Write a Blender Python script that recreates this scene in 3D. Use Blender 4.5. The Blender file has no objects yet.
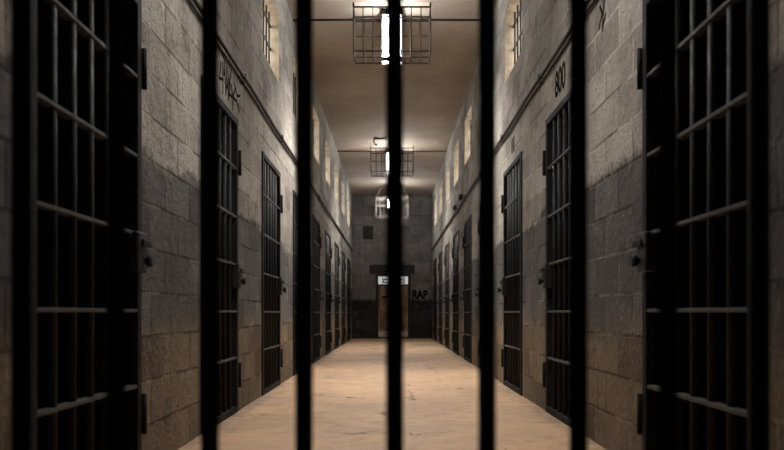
import bpy, bmesh, math, random
from mathutils import Vector, Matrix
random.seed(4)
S = bpy.context.scene
COL = S.collection
PI = math.pi

# ------------------------------------------------------------------ dimensions (metres)
HW = 1.10            # half width of the corridor
CEIL = 3.95          # ceiling height
Y0, Y1 = -2.6, 19.2  # corridor ends
TH = 0.22            # wall thickness
CELL_D = 2.0         # depth of a cell
CELL_H = 2.46        # cell height
DW, DH = 0.95, 2.07  # door opening
WZ0, WZ1 = 2.93, 3.60
DOORS = [2.10, 4.02, 5.90, 7.76, 9.66, 11.54, 13.42, 15.30, 17.20]

# ------------------------------------------------------------------ node helpers
class NT:
    def __init__(s, name):
        s.m = bpy.data.materials.new(name); s.m.use_nodes = True
        s.t = s.m.node_tree; s.t.nodes.clear()
        s.out = s.n('ShaderNodeOutputMaterial')
        s.b = s.n('ShaderNodeBsdfPrincipled')
        s.l(s.b.outputs[0], s.out.inputs[0])
    def n(s, t, **k):
        o = s.t.nodes.new(t)
        for a, v in k.items(): setattr(o, a, v)
        return o
    def l(s, a, b): s.t.links.new(a, b)
    def put(s, sock, v):
        if isinstance(v, bpy.types.NodeSocket): s.l(v, sock)
        else:
            if isinstance(v, tuple) and len(v) == 3 and sock.type == 'RGBA': v = v + (1,)
            sock.default_value = v
    def math(s, op, a, b=0.0, c=None, clamp=False):
        o = s.n('ShaderNodeMath', operation=op, use_clamp=clamp)
        s.put(o.inputs[0], a); s.put(o.inputs[1], b)
        if c is not None: s.put(o.inputs[2], c)
        return o.outputs[0]
    def mix(s, f, a, b, mode='MIX'):
        o = s.n('ShaderNodeMix', data_type='RGBA', blend_type=mode)
        s.put(o.inputs[0], f); s.put(o.inputs[6], a); s.put(o.inputs[7], b)
        return o.outputs[2]
    def ramp(s, f, lo, hi, a=0.0, b=1.0, smooth=True):
        o = s.n('ShaderNodeMapRange', interpolation_type='SMOOTHSTEP' if smooth else 'LINEAR')
        s.put(o.inputs[0], f); o.inputs[1].default_value = lo; o.inputs[2].default_value = hi
        o.inputs[3].default_value = a; o.inputs[4].default_value = b
        return o.outputs[0]
    def noise(s, vec, scale, detail=6, rough=.6, dist=0):
        o = s.n('ShaderNodeTexNoise'); s.l(vec, o.inputs['Vector'])
        o.inputs['Scale'].default_value = scale; o.inputs['Detail'].default_value = detail
        o.inputs['Roughness'].default_value = rough; o.inputs['Distortion'].default_value = dist
        return o.outputs[0]
    def mapping(s, vec, sc):
        o = s.n('ShaderNodeMapping'); s.l(vec, o.inputs[0]); o.inputs['Scale'].default_value = sc
        return o.outputs[0]
    def obj(s): return s.n('ShaderNodeTexCoord').outputs['Object']
    def bump(s, h, strength=.4, dist=.01):
        o = s.n('ShaderNodeBump'); s.l(h, o.inputs['Height'])
        o.inputs['Strength'].default_value = strength; o.inputs['Distance'].default_value = dist
        s.l(o.outputs[0], s.b.inputs['Normal'])

def wall_material(name, axis, upper, dado, lower, zhi, zlo, block=(0.40, 0.20), fuzz=.20):
    m = NT(name); P = m.obj()
    sx = m.n('ShaderNodeSeparateXYZ'); m.l(P, sx.inputs[0])
    cv = m.n('ShaderNodeCombineXYZ')
    m.l(sx.outputs[axis], cv.inputs[0]); m.l(sx.outputs[2], cv.inputs[1])
    # slight wobble so the joints are hand-laid
    wob = m.n('ShaderNodeTexNoise'); m.l(P, wob.inputs['Vector']); wob.inputs['Scale'].default_value = 5
    wm = m.n('ShaderNodeVectorMath', operation='MULTIPLY_ADD')
    m.l(wob.outputs['Color'], wm.inputs[0]); wm.inputs[1].default_value = (.014, .014, 0)
    m.l(cv.outputs[0], wm.inputs[2])
    br = m.n('ShaderNodeTexBrick'); m.l(wm.outputs[0], br.inputs['Vector'])
    br.inputs['Scale'].default_value = 1.0
    br.inputs['Brick Width'].default_value = block[0]; br.inputs['Row Height'].default_value = block[1]
    br.inputs['Mortar Size'].default_value = .008; br.inputs['Mortar Smooth'].default_value = .25
    br.inputs['Bias'].default_value = 0
    br.inputs['Color1'].default_value = (.72, .71, .70, 1); br.inputs['Color2'].default_value = (1.14, 1.13, 1.12, 1)
    jn = m.noise(P, 2.3, 4, .6)
    m.l(m.mix(m.ramp(jn, .42, .58), (.50, .47, .44), (1.30, 1.27, 1.22)), br.inputs['Mortar'])
    n1 = m.noise(P, 1.1, 7, .62); n2 = m.noise(P, 11, 6, .7); n3 = m.noise(P, 45, 4, .7)
    z = m.math('MULTIPLY_ADD', m.math('SUBTRACT', n1, .5), fuzz * 2.2, sx.outputs[2])
    z = m.math('MULTIPLY_ADD', m.math('SUBTRACT', n2, .5), .13, z)
    n4 = m.noise(P, 3.6, 6, .66)
    z = m.math('MULTIPLY_ADD', m.math('SUBTRACT', n4, .5), fuzz * .9, z)
    up = m.ramp(z, zhi - .03, zhi + .04)
    lo = m.ramp(z, zlo - .14, zlo + .14, 1, 0)
    worn = m.ramp(n2, .60, .66)                                 # chips that show the block through the paint
    lower_c = m.mix(m.ramp(n1, .35, .7), lower, tuple(c * .62 for c in lower))
    dado_c = m.mix(m.math('MULTIPLY', worn, .55), dado, lower)
    c = m.mix(lo, dado_c, lower_c)
    up_c = m.mix(m.ramp(n1, .38, .66), upper, tuple(c_ * .70 for c_ in upper))
    c = m.mix(up, c, up_c)
    # run-down streaks and grime
    st = m.noise(m.mapping(P, (9, 9, .55)), 1.0, 5, .65)
    c = m.mix(m.ramp(st, .56, .74, 0, .45), c, (.055, .048, .042))
    c = m.mix(m.ramp(n3, .48, .70, 0, .40), c, (.04, .035, .03))
    c = m.mix(m.ramp(n4, .52, .70, 0, .45), c, (.06, .055, .05))
    pale = m.math('MULTIPLY', m.ramp(n4, .46, .34), m.ramp(n3, .42, .56))
    c = m.mix(m.math('MULTIPLY', pale, .30), c, (.46, .43, .39))
    c = m.mix(1.0, c, br.outputs['Color'], 'MULTIPLY')
    m.l(c, m.b.inputs['Base Color'])
    m.b.inputs['Roughness'].default_value = .86; m.b.inputs['Specular IOR Level'].default_value = .04
    h = m.math('MULTIPLY_ADD', br.outputs['Fac'], -1.0, m.math('MULTIPLY', n2, .55))
    h = m.math('MULTIPLY_ADD', n3, .42, h)
    h = m.math('MULTIPLY_ADD', n4, .5, h)
    h = m.math('MULTIPLY_ADD', up, .22, h)
    m.bump(h, 1.0, .045)
    return m.m

def metal(name, col, rough=.5, wear=.3, metallic=.35, wcol=(.13, .085, .055), spec=.25):
    m = NT(name); P = m.obj()
    n = m.noise(P, 14, 7, .7); f = m.noise(P, 70, 3, .6)
    c = m.mix(m.ramp(n, .52, .70, 0, wear), col, wcol)
    m.l(c, m.b.inputs['Base Color'])
    m.b.inputs['Metallic'].default_value = metallic
    m.b.inputs['Specular IOR Level'].default_value = spec
    m.l(m.ramp(n, .3, .7, rough - .1, rough + .15), m.b.inputs['Roughness'])
    m.bump(f, .15, .003)
    return m.m

def plain(name, col, rough=.6, var=.25, scale=9):
    m = NT(name); P = m.obj(); n = m.noise(P, scale, 5, .6)
    c = m.mix(m.ramp(n, .35, .7), col, tuple(x * (1 - var) for x in col))
    m.l(c, m.b.inputs['Base Color']); m.b.inputs['Roughness'].default_value = rough; m.b.inputs['Specular IOR Level'].default_value = .0
    m.bump(n, .15, .004)
    return m.m

def glow(name, col, strength):
    m = NT(name)
    m.b.inputs['Base Color'].default_value = (.8, .8, .8, 1)
    m.b.inputs['Emission Color'].default_value = col + (1,)
    m.b.inputs['Emission Strength'].default_value = strength
    return m.m

def floor_material():
    m = NT('worn_tan_concrete'); P = m.obj()
    n1 = m.noise(P, .9, 7, .6, .4); n2 = m.noise(P, 7, 7, .68); n3 = m.noise(P, 60, 4, .7)
    c = m.mix(m.ramp(n1, .34, .68), (.64, .42, .26), (.47, .315, .205))
    c = m.mix(m.ramp(n2, .50, .72, 0, .45), c, (.30, .205, .14))
    c = m.mix(m.ramp(n3, .52, .70, 0, .25), c, (.18, .12, .085))
    sx = m.n('ShaderNodeSeparateXYZ'); m.l(P, sx.inputs[0])
    # grime collected along the foot of the walls
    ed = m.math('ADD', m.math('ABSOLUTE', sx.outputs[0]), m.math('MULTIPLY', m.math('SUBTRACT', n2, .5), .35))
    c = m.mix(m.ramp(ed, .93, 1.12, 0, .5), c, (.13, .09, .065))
    # cracks
    wob = m.n('ShaderNodeTexNoise'); m.l(P, wob.inputs['Vector']); wob.inputs['Scale'].default_value = 6; wob.inputs['Detail'].default_value = 6
    wm = m.n('ShaderNodeVectorMath', operation='MULTIPLY_ADD')
    m.l(wob.outputs['Color'], wm.inputs[0]); wm.inputs[1].default_value = (.38, .38, 0); m.l(P, wm.inputs[2])
    vo = m.n('ShaderNodeTexVoronoi', feature='DISTANCE_TO_EDGE'); m.l(wm.outputs[0], vo.inputs['Vector']); vo.inputs['Scale'].default_value = 1.15
    mask = m.ramp(m.noise(P, 1.6, 3, .5), .52, .60)
    cr = m.math('MULTIPLY', m.ramp(vo.outputs['Distance'], .004, .017, 1, 0), mask)
    c = m.mix(m.math('MULTIPLY', cr, .85), c, (.05, .032, .022))
    m.l(c, m.b.inputs['Base Color'])
    m.l(m.ramp(n2, .3, .7, .5, .78), m.b.inputs['Roughness'])
    h = m.math('MULTIPLY_ADD', cr, -1.2, m.math('MULTIPLY_ADD', n3, .2, m.math('MULTIPLY', n2, .6)))
    m.bump(h, .45, .01)
    return m.m

def ceiling_material():
    m = NT('stained_cream_ceiling'); P = m.obj()
    n1 = m.noise(P, .8, 6, .6, .3); n2 = m.noise(m.mapping(P, (.7, 5, 1)), 2.0, 6, .62); n3 = m.noise(P, 25, 5, .7)
    c = m.mix(m.ramp(n1, .35, .68), (.37, .30, .238), (.26, .21, .165))
    c = m.mix(m.ramp(n2, .48, .72, 0, .45), c, (.26, .205, .16))
    c = m.mix(m.ramp(n3, .55, .75, 0, .2), c, (.14, .11, .09))
    m.l(c, m.b.inputs['Base Color']); m.b.inputs['Roughness'].default_value = .85
    m.bump(m.math('MULTIPLY_ADD', n3, .4, n2), .3, .01)
    return m.m

def wood_material():
    m = NT('faded_brown_door_paint'); P = m.obj()
    n1 = m.noise(m.mapping(P, (14, 14, .8)), 1.0, 5, .6); n2 = m.noise(P, 3.2, 5, .6)
    c = m.mix(m.ramp(n1, .40, .62), (.50, .36, .25), (.20, .10, .07))
    c = m.mix(m.ramp(n2, .45, .62, 0, .7), c, (.16, .085, .06))
    m.l(c, m.b.inputs['Base Color']); m.b.inputs['Roughness'].default_value = .6
    return m.m

M = dict(
    side=wall_material('painted_block_wall', 1, (.45, .425, .395), (.135, .134, .138), (.275, .218, .165), 1.40, .62),
    back=wall_material('dark_block_end_wall', 0, (.30, .30, .31), (.060, .061, .067), (.062, .062, .068), 1.06, -.6, (.52, .26), .06),
    floor=floor_material(), ceil=ceiling_material(),
    cell=plain('shade_dark_cell_plaster', (.022, .023, .026), .9),  # near-black base colour carries the darkness of the unlit cells
    jamb=plain('cream_limewashed_reveal', (.66, .57, .46), .8, .40, 7),
    frame=metal('dark_grey_painted_steel', (.022, .0225, .0245), .62, .3, .05, (.08, .055, .04), .06),
    bar=metal('worn_steel_bar', (.017, .0178, .0195), .5, .25, .1, (.06, .04, .03), .12),
    cross=metal('scuffed_steel_crossbar', (.075, .073, .072), .55, .5, .1, (.13, .09, .06), .1),
    lock=metal('dull_lock_steel', (.035, .035, .037), .5, .3, .3),
    gate=metal('black_gate_paint', (.006, .006, .007), .75, .1, 0, (.012, .010, .010), .0),
    cage=metal('rusty_cage_wire', (.032, .021, .015), .6, .5, .1, (.07, .04, .025), .1),
    cage_lit=metal('lamplit_cage_wire', (.34, .31, .27), .6, .4, .05, (.15, .09, .06), .1),  # lighter copy of the cage wire, lamplight put into its colour
    pipe=metal('old_conduit_paint', (.050, .042, .037), .55, .5),
    tube=glow('lit_lamp_diffuser', (.92, .96, 1.0), 72.0),
    lens=glow('added_downglow', (1.0, .94, .86), 3300.0),  # glow for the underside added to the lamps as floor light
    downglow_near=glow('added_near_downglow', (1.0, .94, .86), 1300.0),
    tube_near=glow('lit_near_diffuser', (1.0, .96, .91), 75.0),
    tube_far=glow('lit_far_diffuser', (.93, .96, 1.0), 240.0),
    downglow_far=glow('added_dim_downglow', (1.0, .95, .88), 200.0),
    cap=metal('grey_lamp_housing', (.045, .045, .048), .5, .2),
    ink=plain('black_marker_paint', (.012, .012, .013), .7),
    wood=wood_material(),
    white=plain('chipped_white_paint', (.72, .72, .70), .5),
    transom=glow('lit_transom_glass', (.95, .96, 1.0), .55),
    lintel=plain('dark_concrete_lintel', (.060, .058, .057), .85),
    winbar=metal('window_bar_steel', (.045, .042, .042), .5, .4),
    ground=plain('pale_roof_slab', (.45, .42, .38), .9),
)

# ------------------------------------------------------------------ mesh helpers
class MB:
    def __init__(s): s.bm = bmesh.new()
    def box(s, a, b, bev=0.0, seg=1):
        x0, y0, z0 = a; x1, y1, z1 = b
        r = bmesh.ops.create_cube(s.bm, size=1)
        for v in r['verts']:
            v.co = Vector(((x0 + x1) / 2 + v.co.x * (x1 - x0), (y0 + y1) / 2 + v.co.y * (y1 - y0), (z0 + z1) / 2 + v.co.z * (z1 - z0)))
        if bev:
            es = list({e for v in r['verts'] for e in v.link_edges})
            bmesh.ops.bevel(s.bm, geom=es, offset=bev, segments=seg, affect='EDGES', profile=.5)
        return s
    def rod(s, a, b, r, n=10, r2=None):
        a, b = Vector(a), Vector(b); d = b - a
        m = Matrix.Translation((a + b) / 2) @ d.to_track_quat('Z', 'Y').to_matrix().to_4x4()
        bmesh.ops.create_cone(s.bm, cap_ends=True, segments=n, radius1=r, radius2=r if r2 is None else r2, depth=d.length, matrix=m)
        return s
    def tube(s, pts, r, n=8):
        pts = [Vector(p) for p in pts]
        rings = []
        for i, p in enumerate(pts):
            t = (pts[min(i + 1, len(pts) - 1)] - pts[max(i - 1, 0)]).normalized()
            u = t.orthogonal().normalized() if i == 0 else (rings_u - t * rings_u.dot(t)).normalized()
            rings_u = u; w = t.cross(u)
            rings.append([s.bm.verts.new(p + (u * math.cos(k * 2 * PI / n) + w * math.sin(k * 2 * PI / n)) * r) for k in range(n)])
        for A, B in zip(rings, rings[1:]):
            for k in range(n): s.bm.faces.new((A[k], A[(k + 1) % n], B[(k + 1) % n], B[k]))
        s.bm.faces.new(rings[0][::-1]); s.bm.faces.new(rings[-1])
        return s
    def ball(s, c, r):
        bmesh.ops.create_uvsphere(s.bm, u_segments=12, v_segments=8, radius=r, matrix=Matrix.Translation(c)); return s
    def quad(s, *p): s.bm.faces.new([s.bm.verts.new(q) for q in p]); return s
    def build(s, name, mat, parent=None, smooth=False):
        bmesh.ops.recalc_face_normals(s.bm, faces=s.bm.faces[:])
        me = bpy.data.meshes.new(name); s.bm.to_mesh(me); s.bm.free()
        mats = mat if isinstance(mat, list) else [mat]
        for q in mats: me.materials.append(q)
        if smooth:
            me.polygons.foreach_set('use_smooth', [len(p.vertices) == 4 for p in me.polygons])
        o = bpy.data.objects.new(name, me); COL.objects.link(o)
        if parent: o.parent = parent
        return o

def tag(o, label, cat, group=None):
    o['label'] = label; o['category'] = cat
    if group: o['group'] = group
    return o
def thing(name, label, cat, loc, group=None):
    o = bpy.data.objects.new(name, None); COL.objects.link(o); o.location = loc
    o.empty_display_size = .1
    return tag(o, label, cat, group)
def struct(o): o['kind'] = 'structure'; return o
def copy_tree(o, parent=None):
    c = o.copy(); COL.objects.link(c)
    if parent: c.parent = parent
    for ch in list(o.children): copy_tree(ch, c)
    return c

# ------------------------------------------------------------------ room shell
def side_wall(s):
    holes = [(y, y + DW, 0, DH) for y in DOORS] + [(y + .03, y + DW - .03, WZ0, WZ1) for y in DOORS]
    ys = sorted({Y0, Y1} | {v for h in holes for v in h[:2]}); zs = sorted({0, CEIL} | {v for h in holes for v in h[2:]})
    def solid(i, j):
        if not (0 <= i < len(ys) - 1 and 0 <= j < len(zs) - 1): return None
        yc, zc = (ys[i] + ys[i + 1]) / 2, (zs[j] + zs[j + 1]) / 2
        return not any(h[0] < yc < h[1] and h[2] < zc < h[3] for h in holes)
    b = MB(); xa, xb = s * HW, s * (HW + TH)
    bm = b.bm; cache = {}
    def V(x, y, z):
        k = (round(x, 4), round(y, 4), round(z, 4))
        if k not in cache: cache[k] = bm.verts.new((x, y, z))
        return cache[k]
    def F(mi, *p):
        f = bm.faces.new([V(*q) for q in p]); f.material_index = mi
    for i in range(len(ys) - 1):
        for j in range(len(zs) - 1):
            a, c, e, g = ys[i], ys[i + 1], zs[j], zs[j + 1]
            if solid(i, j):
                for x in (xa, xb): F(0, (x, a, e), (x, c, e), (x, c, g), (x, a, g))
                if solid(i, j + 1) is None: F(0, (xa, a, g), (xa, c, g), (xb, c, g), (xb, a, g))
                if solid(i, j - 1) is None: F(0, (xa, a, e), (xa, c, e), (xb, c, e), (xb, a, e))
                if solid(i - 1, j) is None: F(0, (xa, a, e), (xa, a, g), (xb, a, g), (xb, a, e))
                if solid(i + 1, j) is None: F(0, (xa, c, e), (xa, c, g), (xb, c, g), (xb, c, e))
            else:
                mi = 1 if e > 2.5 else 2  # door reveals take the shade-dark cell colour instead of the wall paint
                if solid(i - 1, j): F(mi, (xa, a, e), (xa, a, g), (xb, a, g), (xb, a, e))
                if solid(i + 1, j): F(mi, (xa, c, e), (xa, c, g), (xb, c, g), (xb, c, e))
                if solid(i, j + 1): F(mi, (xa, a, g), (xa, c, g), (xb, c, g), (xb, a, g))
                if solid(i, j - 1): F(mi, (xa, a, e), (xa, c, e), (xb, c, e), (xb, a, e))
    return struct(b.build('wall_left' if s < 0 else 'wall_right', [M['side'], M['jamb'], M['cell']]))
for s in (-1, 1): side_wall(s)

OUT = HW + TH + CELL_D
struct(MB().box((-OUT - .2, Y0 - .2, -.15), (OUT + .2, Y1 + .2, 0)).build('floor', M['floor']))
struct(MB().box((-HW - TH, Y0 - .2, CEIL), (HW + TH, Y1 + .2, CEIL + .2)).build('ceiling', M['ceil']))
struct(MB().box((-HW - TH, Y1, 0), (HW + TH, Y1 + .2, CEIL)).build('wall_back', M['back']))
struct(MB().box((-HW - TH, Y0 - .2, 0), (HW + TH, Y0, CEIL)).build('wall_front', M['side']))
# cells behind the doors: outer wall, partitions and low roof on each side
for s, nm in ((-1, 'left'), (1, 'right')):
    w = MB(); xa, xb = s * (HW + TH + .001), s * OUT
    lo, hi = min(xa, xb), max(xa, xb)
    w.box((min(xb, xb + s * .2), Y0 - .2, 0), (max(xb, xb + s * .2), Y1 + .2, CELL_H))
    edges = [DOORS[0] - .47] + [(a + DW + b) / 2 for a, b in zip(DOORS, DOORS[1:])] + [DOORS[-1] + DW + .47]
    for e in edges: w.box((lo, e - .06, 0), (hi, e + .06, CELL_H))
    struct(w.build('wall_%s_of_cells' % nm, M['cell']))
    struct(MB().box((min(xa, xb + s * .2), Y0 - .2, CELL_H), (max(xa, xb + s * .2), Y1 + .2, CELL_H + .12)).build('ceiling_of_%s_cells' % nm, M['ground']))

# ------------------------------------------------------------------ barred clerestory windows
wn = 0
proto_w = {}
for s in (-1, 1):
    for y in DOORS:
        wn += 1
        root = bpy.data.objects.new('window_%d' % wn, None); COL.objects.link(root); struct(root)
        root.location = (s * HW, y + DW / 2, WZ0)
        if s not in proto_w:
            hwid = DW / 2 - .03; h = WZ1 - WZ0; x = s * .085
            parts = []
            for k in range(6):
                yy = -hwid + (k + .5) * 2 * hwid / 6
                parts.append(MB().rod((x, yy, 0), (x, yy, h), .0095, 8).build('bar', M['winbar'], root, True))
            for k in range(3):
                zz = h * (k + .5) / 3
                parts.append(MB().box((x - .006, -hwid, zz - .014), (x + .006, hwid, zz + .014), .002).build('crossbar', M['winbar'], root))
            proto_w[s] = parts
        else:
            for p in proto_w[s]:
                c = p.copy(); COL.objects.link(c); c.parent = root

# ------------------------------------------------------------------ barred cell doors
def make_door(s, label):
    """local frame: x = into the wall (times s), y along the corridor from the near jamb, z up"""
    root = thing('cell_door', label, 'cell door', (s * HW, 0, 0), 'barred cell doors along the corridor'); root['kind'] = 'thing'
    def bx(b, x0, y0, z0, x1, y1, z1, bev=.003): return b.box((min(s * x0, s * x1), y0, z0), (max(s * x0, s * x1), y1, z1), bev)
    g = .004
    f = MB()
    fw = .046
    bx(f, -.012, g, 0, .034, g + fw, DH - g); bx(f, -.012, DW - g - fw, 0, .034, DW - g, DH - g)
    bx(f, -.0121, g + fw - .001, DH - g - fw, .0339, DW - g - fw + .001, DH - g)
    bx(f, -.0121, g + fw - .001, 0, .0339, DW - g - fw + .001, .045)
    f.build('frame', M['frame'], root)
    a, b = g + fw, DW - g - fw
    nb = 5
    for k in range(nb):
        y = a + (k + 1) * (b - a) / (nb + 1)
        MB().rod((s * .012, y, .040), (s * .012, y, DH - g - fw + .004), .0145, 12).build('bar', M['bar'], root, True)
    for z in (.385, .71, 1.04, 1.375, 1.715):
        bx(MB(), -.009, a - .002, z - .0075, .031, b + .002, z + .0075, .002).build('crossbar', M['cross'], root)
    for z in (.26, 1.765):                                       # strap hinges screwed to the wall beside the far jamb
        h = MB()
        bx(h, -.016, DW - .006, z - .085, -.001, DW + .022, z + .085, .002)
        h.rod((s * -.020, DW + .004, z - .088), (s * -.020, DW + .004, z + .088), .011, 12)
        for dz in (-.05, .05): h.rod((s * -.014, DW + .016, z + dz), (s * -.019, DW + .016, z + dz), .005, 8)
        h.build('hinge', M['frame'], root, True)
    lk = MB()
    bx(lk, -.036, b - .060, .875, .015, b + .046, 1.045, .006)
    lk = lk.build('lock_case', M['lock'], root)
    kb = MB()
    kb.rod((s * -.036, b + .012, .925), (s * -.052, b + .012, .925), .013, 12)
    kb.rod((s * -.050, b + .012, .925), (s * -.074, b + .012, .925), .026, 14)
    kb.build('lock_knob', M['lock'], lk, True)
    bo = MB(); bx(bo, -.0415, b - .045, .985, -.052, b + .055, 1.012, .003); bo.build('bolt', M['frame'], lk)
    return root

ORD = ['nearest the camera', 'second from the camera', 'third from the camera', 'fourth from the camera', 'fifth from the camera',
       'sixth from the camera', 'seventh from the camera', 'eighth from the camera', 'farthest, next to the end wall']
EXTRA = {(-1, 0): 'large dark barred cell door nearest the camera on the left wall',
         (1, 0): 'large dark barred cell door nearest the camera on the right wall',
         (-1, 1): 'barred steel cell door under the scribbled graffiti on the left wall',
         (1, 1): 'barred steel cell door under the painted 800 on the right wall',
         (1, 2): 'barred steel cell door under the small painted 88 on the right wall'}
for s in (-1, 1):
    proto = None
    for i, y in enumerate(DOORS):
        lab = EXTRA.get((s, i), 'barred steel cell door in the %s wall, %s' % ('left' if s < 0 else 'right', ORD[i]))
        if proto is None: d = proto = make_door(s, lab)
        else: d = copy_tree(proto)
        d['label'] = lab
        d.location = (s * HW, y, 0)

# ------------------------------------------------------------------ gate of black bars in front of the camera
GY = 1.0
gate = thing('barred_gate', 'black barred gate across the corridor, its blurred bars close in front of the camera', 'gate', (0, GY, 0))
SP = .132
xs = [-0.5300, -0.3943, -0.2604, -0.1257, 0.0036, 0.1357, 0.2664, 0.3943, 0.5257]
xs = [xs[0] - k * SP for k in (4, 3, 2, 1)] + xs + [xs[-1] + k * SP for k in (1, 2, 3, 4)]
for x in xs:
    MB().rod((x, 0, .03), (x, 0, 2.32), .0129, 16).build('bar', M['gate'], gate, True)
for z0, nm in ((.03, 'bottom_rail'), (2.28, 'top_rail')):
    MB().box((-HW + .005, -.022, z0), (HW - .005, .022, z0 + .05), .003).build(nm, M['gate'], gate)
for x in (-HW + .016, HW - .016):
    MB().box((x - .015, -.022, 0), (x + .015, .022, 2.36), .002).build('gate_post', M['gate'], gate)

# ------------------------------------------------------------------ caged ceiling lamps
NEAR_LAMP = 3.4
def lamp(label, y, top, w, h, d, th, tw, tz, lens=None, tube=None, wire=None):
    CG = wire or M['cage']
    """y = front face, top = height of the cage's top rail; th, tw, tz = lamp glass height, width, top"""
    root = thing('caged_ceiling_lamp', label, 'ceiling lamp', (0, y + d / 2, CEIL), 'caged ceiling lamps along the corridor')
    Z = lambda z: z - CEIL
    zt, zb = Z(top), Z(top - h)
    yn, yf, xh = -d / 2, d / 2, w / 2
    r = .0078
    nx = 8
    X = [-xh + w * k / nx for k in range(nx + 1)]
    c = MB()                                   # front grille
    for x in X: c.rod((x, yn, zb), (x, yn, zt), r * .8, 6)
    for z in (zt, zt - h * .23, zb): c.rod((-xh, yn, z), (xh, yn, z), r * 1.25, 6)
    c.build('front_grille', CG, root)
    c = MB()
    for x in X: c.rod((x, yf, zb), (x, yf, zt), r * .8, 6)
    for z in (zt, zt - h * .36, zb): c.rod((-xh, yf, z), (xh, yf, z), r * 1.25, 6)
    c.build('rear_grille', CG, root)
    c = MB()
    for x in X[1:-1]: c.rod((x, yn, zb), (x, yf, zb), r * .8, 6)
    c.rod((-xh, 0, zb), (xh, 0, zb), r * .8, 6)
    c.build('bottom_grille', CG, root)
    for sx in (-xh, xh):
        c = MB()
        for z in (zt, zt - h * .23, zt - h * .6, zb): c.rod((sx, yn, z), (sx, yf, z), r, 6)
        for q in (-.5, 0, .5): c.rod((sx, q * d * .5, zb), (sx, q * d * .5, zt), r * .8, 6)
        c.build('side_grille', CG, root)
    if CEIL - top < .15:
        for sx in (-xh, xh):
            for yy in (yn, yf):
                MB().rod((sx, yy, zt), (sx, yy, 0), r * 1.3, 8).build('foot', CG, root)
    else:
        for sx in (-xh, xh):
            MB().rod((sx, 0, zt), (sx * .55, 0, 0), r, 8).build('hanger_rod', CG, root)
        c = MB()
        c.rod((-xh, 0, zt), (xh, 0, zt), r, 6); c.build('top_rail', CG, root)
    gt = Z(tz); gb = gt - th
    hs = MB()
    hs.rod((0, 0, gt + .02), (0, 0, 0), .016, 12)
    hs.rod((0, 0, -.022), (0, 0, 0), .062, 20)
    hs.box((-tw / 2 - .012, -.045, gt - .002), (tw / 2 + .012, .062, gt + .034), .006)
    hs.box((-tw / 2 - .010, .044, gb), (tw / 2 + .010, .060, gt), .002)
    hs.build('lamp_housing', M['cap'], root)
    MB().box((-tw / 2 + .006, -.036, gb - .012), (tw / 2 - .006, .044, gb - .002), .003).build('added_downlight', lens or M['lens'], root)  # added glowing underside that throws extra light on the floor
    sk = MB(); zq = gb - .052  # skirt added around the underside glow to narrow it into floor pools
    for y0, y1 in ((-.044, -.038), (.046, .052)): sk.box((-tw / 2 - .004, y0, zq), (tw / 2 + .004, y1, gb - .001))
    for x0, x1 in ((-tw / 2 - .004, -tw / 2 + .002), (tw / 2 - .002, tw / 2 + .004)): sk.box((x0, -.0379, zq), (x1, .0459, gb - .001))
    sk.build('added_beam_skirt', M['cap'], root)
    MB().box((-tw / 2, -.040, gb), (tw / 2, .044, gt), .016, 3).build('lamp_diffuser', tube or M['tube'], root, True)
    return root
lamp('caged ceiling lamp nearest the camera, largest of the three in a row', 7.33, 3.905, .808, .46, .36, .45, .21, 3.89)
lamp('middle caged ceiling lamp of the three along the corridor', 13.6, 3.905, .83, .46, .42, .34, .19, 3.86)
lamp('farthest caged ceiling lamp, smallest of the three, in front of the end wall', 17.45, 3.60, .81, .48, .36, .21, .18, 3.56, M['downglow_far'], M['tube_far'], M['cage_lit'])

lamp('caged ceiling lamp overhead near the barred gate, above the top of the photo', NEAR_LAMP, 3.905, .808, .46, .36, .44, .19, 3.885, M['downglow_near'], M['tube_near'])
# ------------------------------------------------------------------ pipes and conduits
for s, nm in ((-1, 'left'), (1, 'right')):
    for z, r, which in ((2.422, .0135, 'upper'), (2.382, .0095, 'lower')):
        p = thing('wall_conduit', '%s of the two thin dark conduits running along the %s wall above the doors' % (which, nm), 'conduit',
                  (s * (HW - r - .004), 0, z), 'paired conduits on the side walls')
        MB().tube([(math.sin(k * 1.7) * .0015, Y0 + .01 + k * (Y1 - Y0 - .02) / 24, math.sin(k * 2.3) * .006) for k in range(25)], r, 10).build('pipe', M['pipe'], p, True)
        for k in range(11):
            y = 1.6 + k * 1.75
            MB().box((min(-s * (r + .006), s * (r + .004)), y - .012, -r - .005), (max(-s * (r + .006), s * (r + .004)), y + .012, r + .005), .003).build('pipe_clip', M['pipe'], p)
for y, which in ((7.74, 'nearest'), (14.02, 'middle')):
    z = CEIL - .0125
    p = MB().tube([(-HW + .005, y, z), (-.4, y, z), (.4, y, z), (HW - .005, y, z)], .011, 10).build('ceiling_conduit', M['pipe'], None, True)
    tag(p, 'thin conduit crossing the ceiling beside the %s caged lamp' % which, 'conduit')
p = thing('ceiling_pipe_stub', 'short broken pipe stub with a dangling end on the ceiling, left of the middle lamp', 'pipe', (-.24, 12.95, CEIL))
MB().tube([(.14, 0, -.02), (-.06, 0, -.024), (-.085, 0, -.03), (-.095, 0, -.05), (-.095, 0, -.085)], .014, 8).build('pipe', M['pipe'], p, True)
MB().box((-.10, -.03, -.012), (-.03, .03, 0), .003).build('ceiling_plate', M['pipe'], p)
MB().tube([(-.095, 0, -.085), (-.085, .0, -.12), (-.06, 0, -.135)], .008, 6).ball((-.05, 0, -.14), .018).build('cable_end', M['pipe'], p, True)
MB().box((.12, -.025, -.045), (.145, .025, 0), .003).build('pipe_clip', M['pipe'], p)
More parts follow.
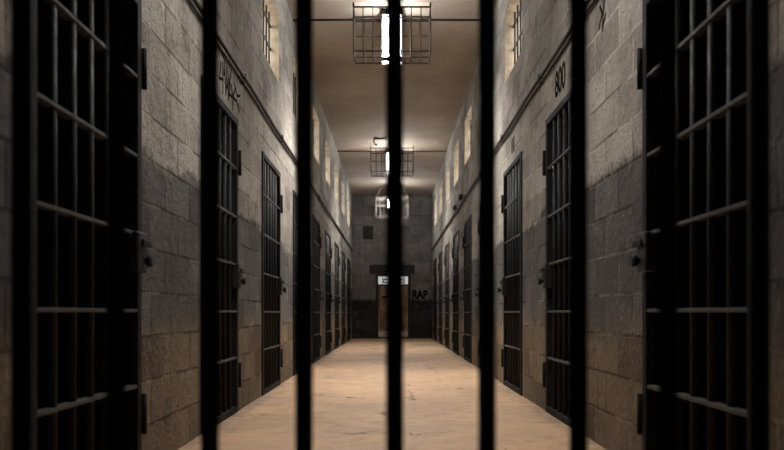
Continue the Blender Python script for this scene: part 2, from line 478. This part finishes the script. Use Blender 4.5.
# small junction boxes on the right wall conduits
for y, z, sz in ((10.9, 2.50, .05), (11.9, 2.49, .04)):
    o = thing('junction_box', 'small %s junction box on the right wall conduit %s' % (('round', 'halfway down') if y < 11.5 else ('square', 'beyond the halfway point')), 'junction box', (HW, y, z))
    if y < 11.5: MB().rod((-.001, 0, 0), (-.06, 0, 0), sz, 14).build('box_body', M['pipe'], o, True)
    else: MB().box((-.06, -sz, -sz), (-.001, sz, sz), .005).build('box_body', M['pipe'], o)
    MB().rod((-.058, 0, 0), (-.072, 0, 0), .014, 8).build('cover_screw', M['lock'], o)

# ------------------------------------------------------------------ end wall: door, lintel, patch
door = bpy.data.objects.new('door_1', None); COL.objects.link(door); struct(door); door.location = (.03, Y1, 0)
f = MB()
f.box((-.475, -.05, 0), (-.405, -.001, 1.76), .004); f.box((.405, -.05, 0), (.475, -.001, 1.76), .004)
f.box((-.406, -.0501, 1.70), (.406, -.001, 1.7599), .004); f.box((-.406, -.0501, 1.445), (.406, -.001, 1.485), .004)
f.build('frame', M['lintel'], door)
MB().box((-.404, -.030, 1.484), (.404, -.010, 1.701)).build('transom', M['transom'], door)
tb = MB()
for x in (-.30, -.10, .10, .30): tb.box((x - .011, -.044, 1.486), (x + .011, -.031, 1.699))
for x, w in ((-.20, .15), (.21, .10)):
    tb.box((x - w / 2, -.040, 1.60), (x + w / 2, -.031, 1.635)); tb.box((x - w / 2, -.040, 1.535), (x - w / 2 + .03, -.031, 1.61)); tb.box((x - w / 2, -.040, 1.525), (x + w / 2, -.031, 1.55))
tb.build('transom_grille', M['frame'], door)
leaf = MB().box((-.403, -.035, .20), (.403, -.005, 1.444), .003).build('leaf', M['wood'], door)
pn = MB()
for z0, z1 in ((.30, .80), (.90, 1.36)):
    for x0, x1 in ((-.34, -.04), (.04, .34)):
        pn.box((x0, -.046, z0), (x1, -.0351, z1), .006)
pn.build('panel', M['wood'], leaf)
MB().box((-.403, -.04, .045), (.403, -.005, .199), .003).build('kick_plate', M['white'], door)
MB().box((-.404, -.045, 0), (.404, -.002, .044), .003).build('threshold', M['lintel'], door)
hd = MB().rod((-.29, -.035, 1.14), (-.29, -.085, 1.14), .018, 10).box((-.32, -.10, 1.105), (-.16, -.078, 1.165), .006)
hd.build('door_handle', M['frame'], leaf)
struct(MB().box((-.62, Y1 - .02, 1.77), (.62, Y1 - .001, 2.02), .004).build('trim_1', M['lintel']))
struct(MB().box((-.80, Y1 - .012, 2.72), (-.52, Y1 - .001, 3.08), .003).build('trim_2', M['lintel']))

# ------------------------------------------------------------------ painted marks
def text_mark(body, size, wall, loc, label, sx=1.0, bold=.0):
    cu = bpy.data.curves.new('t', 'FONT'); cu.body = body; cu.size = size; cu.offset = bold; cu.extrude = .0008
    cu.align_x = 'CENTER'; cu.align_y = 'BOTTOM'
    tmp = bpy.data.objects.new('t', cu); COL.objects.link(tmp)
    me = bpy.data.meshes.new_from_object(tmp.evaluated_get(bpy.context.evaluated_depsgraph_get()))
    bpy.data.objects.remove(tmp); bpy.data.curves.remove(cu)
    me.name = 'graffiti'; me.materials.clear(); me.materials.append(M['ink'])
    for v in me.vertices: v.co.x *= sx
    R = {'right': Matrix.Rotation(-PI / 2, 4, 'Z'), 'left': Matrix.Rotation(PI / 2, 4, 'Z'), 'back': Matrix.Identity(4)}[wall] @ Matrix.Rotation(PI / 2, 4, 'X')
    me.transform(R)
    o = bpy.data.objects.new('graffiti', me); COL.objects.link(o); o.location = loc
    return tag(o, label, 'graffiti')
def stroke_mark(strokes, wall_x, label, w=.016):
    """strokes: polylines of (y, z) brushed on a side wall"""
    b = MB(); s = 1 if wall_x > 0 else -1
    for st in strokes:
        for (a, c) in zip(st, st[1:]):
            d = Vector((c[0] - a[0], c[1] - a[1])).normalized(); n = Vector((-d.y, d.x)) * w / 2; e = d * w * .35
            q = [(a[0] - e.x + n.x, a[1] - e.y + n.y), (c[0] + e.x + n.x, c[1] + e.y + n.y), (c[0] + e.x - n.x, c[1] + e.y - n.y), (a[0] - e.x - n.x, a[1] - e.y - n.y)]
            A = [b.bm.verts.new((wall_x - s * .0014, y, z)) for y, z in q]; B = [b.bm.verts.new((wall_x + s * .0004, y, z)) for y, z in q]
            b.bm.faces.new(A); b.bm.faces.new(B[::-1])
            for k in range(4): b.bm.faces.new((A[k], A[(k + 1) % 4], B[(k + 1) % 4], B[k]))
    return tag(b.build('graffiti', M['ink']), label, 'graffiti')
text_mark('800', .235, 'right', (HW - .0005, 4.58, 2.10), 'black painted number 800 above the second cell door on the right wall', .80, .006)
text_mark('88', .20, 'right', (HW - .0005, 6.36, 2.12), 'small faint painted 88 above the third cell door on the right wall', .9, .002)
text_mark('RAP', .31, 'back', (.76, Y1 - .0005, 1.04), 'black RAP lettering on the end wall, right of the door', .76, .016)
b = MB()
for k in range(9): b.box((.56 + k * .043, Y1 - .0014, .975 + .012 * math.sin(k * 1.9)), (.595 + k * .043, Y1 + .0004, 1.0 + .012 * math.sin(k * 1.9)))
tag(b.build('graffiti', M['ink']), 'dashed black line painted under the lettering on the end wall', 'graffiti')
stroke_mark([[(4.50, 2.31), (4.47, 2.20), (4.56, 2.22)], [(4.55, 2.33), (4.55, 2.13)], [(4.60, 2.30), (4.63, 2.15), (4.67, 2.26), (4.71, 2.14), (4.75, 2.30)],
             [(4.79, 2.26), (4.84, 2.19), (4.91, 2.28)], [(4.84, 2.19), (4.83, 2.10)], [(4.74, 2.18), (4.96, 2.20), (5.04, 2.15)], [(4.52, 2.38), (4.60, 2.36), (4.58, 2.26)], [(4.64, 2.36), (4.66, 2.20)], [(4.68, 2.34), (4.73, 2.20), (4.78, 2.36)], [(4.88, 2.30), (4.97, 2.24), (5.06, 2.27)]], -HW,
            'black scribbled graffiti above the second cell door on the left wall', .02)
stroke_mark([[(3.62, 2.36), (3.66, 2.18), (3.60, 2.24)], [(3.70, 2.32), (3.66, 2.27), (3.72, 2.21)]], HW, 'dark smeared mark high on the right wall before the 800 door', .018)

# ------------------------------------------------------------------ sky seen through the high windows
w = bpy.data.worlds.new('World'); S.world = w; w.use_nodes = True
bg = w.node_tree.nodes.get('Background') or w.node_tree.nodes.new('ShaderNodeBackground')
bg.inputs[0].default_value = (1.0, .95, .86, 1); bg.inputs[1].default_value = 5.0

# ------------------------------------------------------------------ camera
cam = bpy.data.cameras.new('camera'); co = bpy.data.objects.new('camera', cam); COL.objects.link(co)
co.location = (0, 0, .70); co.rotation_euler = (PI / 2, 0, 0)
cam.sensor_width = 36; cam.sensor_fit = 'HORIZONTAL'; cam.lens = 700 / 784 * 36
cam.shift_y = 88 / 784; cam.clip_start = .05; cam.clip_end = 200
cam.dof.use_dof = True; cam.dof.focus_distance = 6.2; cam.dof.aperture_fstop = 2.5
S.camera = co
vs = S.view_settings
vs.view_transform = 'Standard'; vs.look = 'None'; vs.gamma = 1; vs.exposure = -.2; vs.use_curve_mapping = False
try:
    S.cycles.max_bounces = 10; S.cycles.diffuse_bounces = 6
    S.cycles.use_denoising = True; S.cycles.sample_clamp_indirect = 8
except Exception: pass
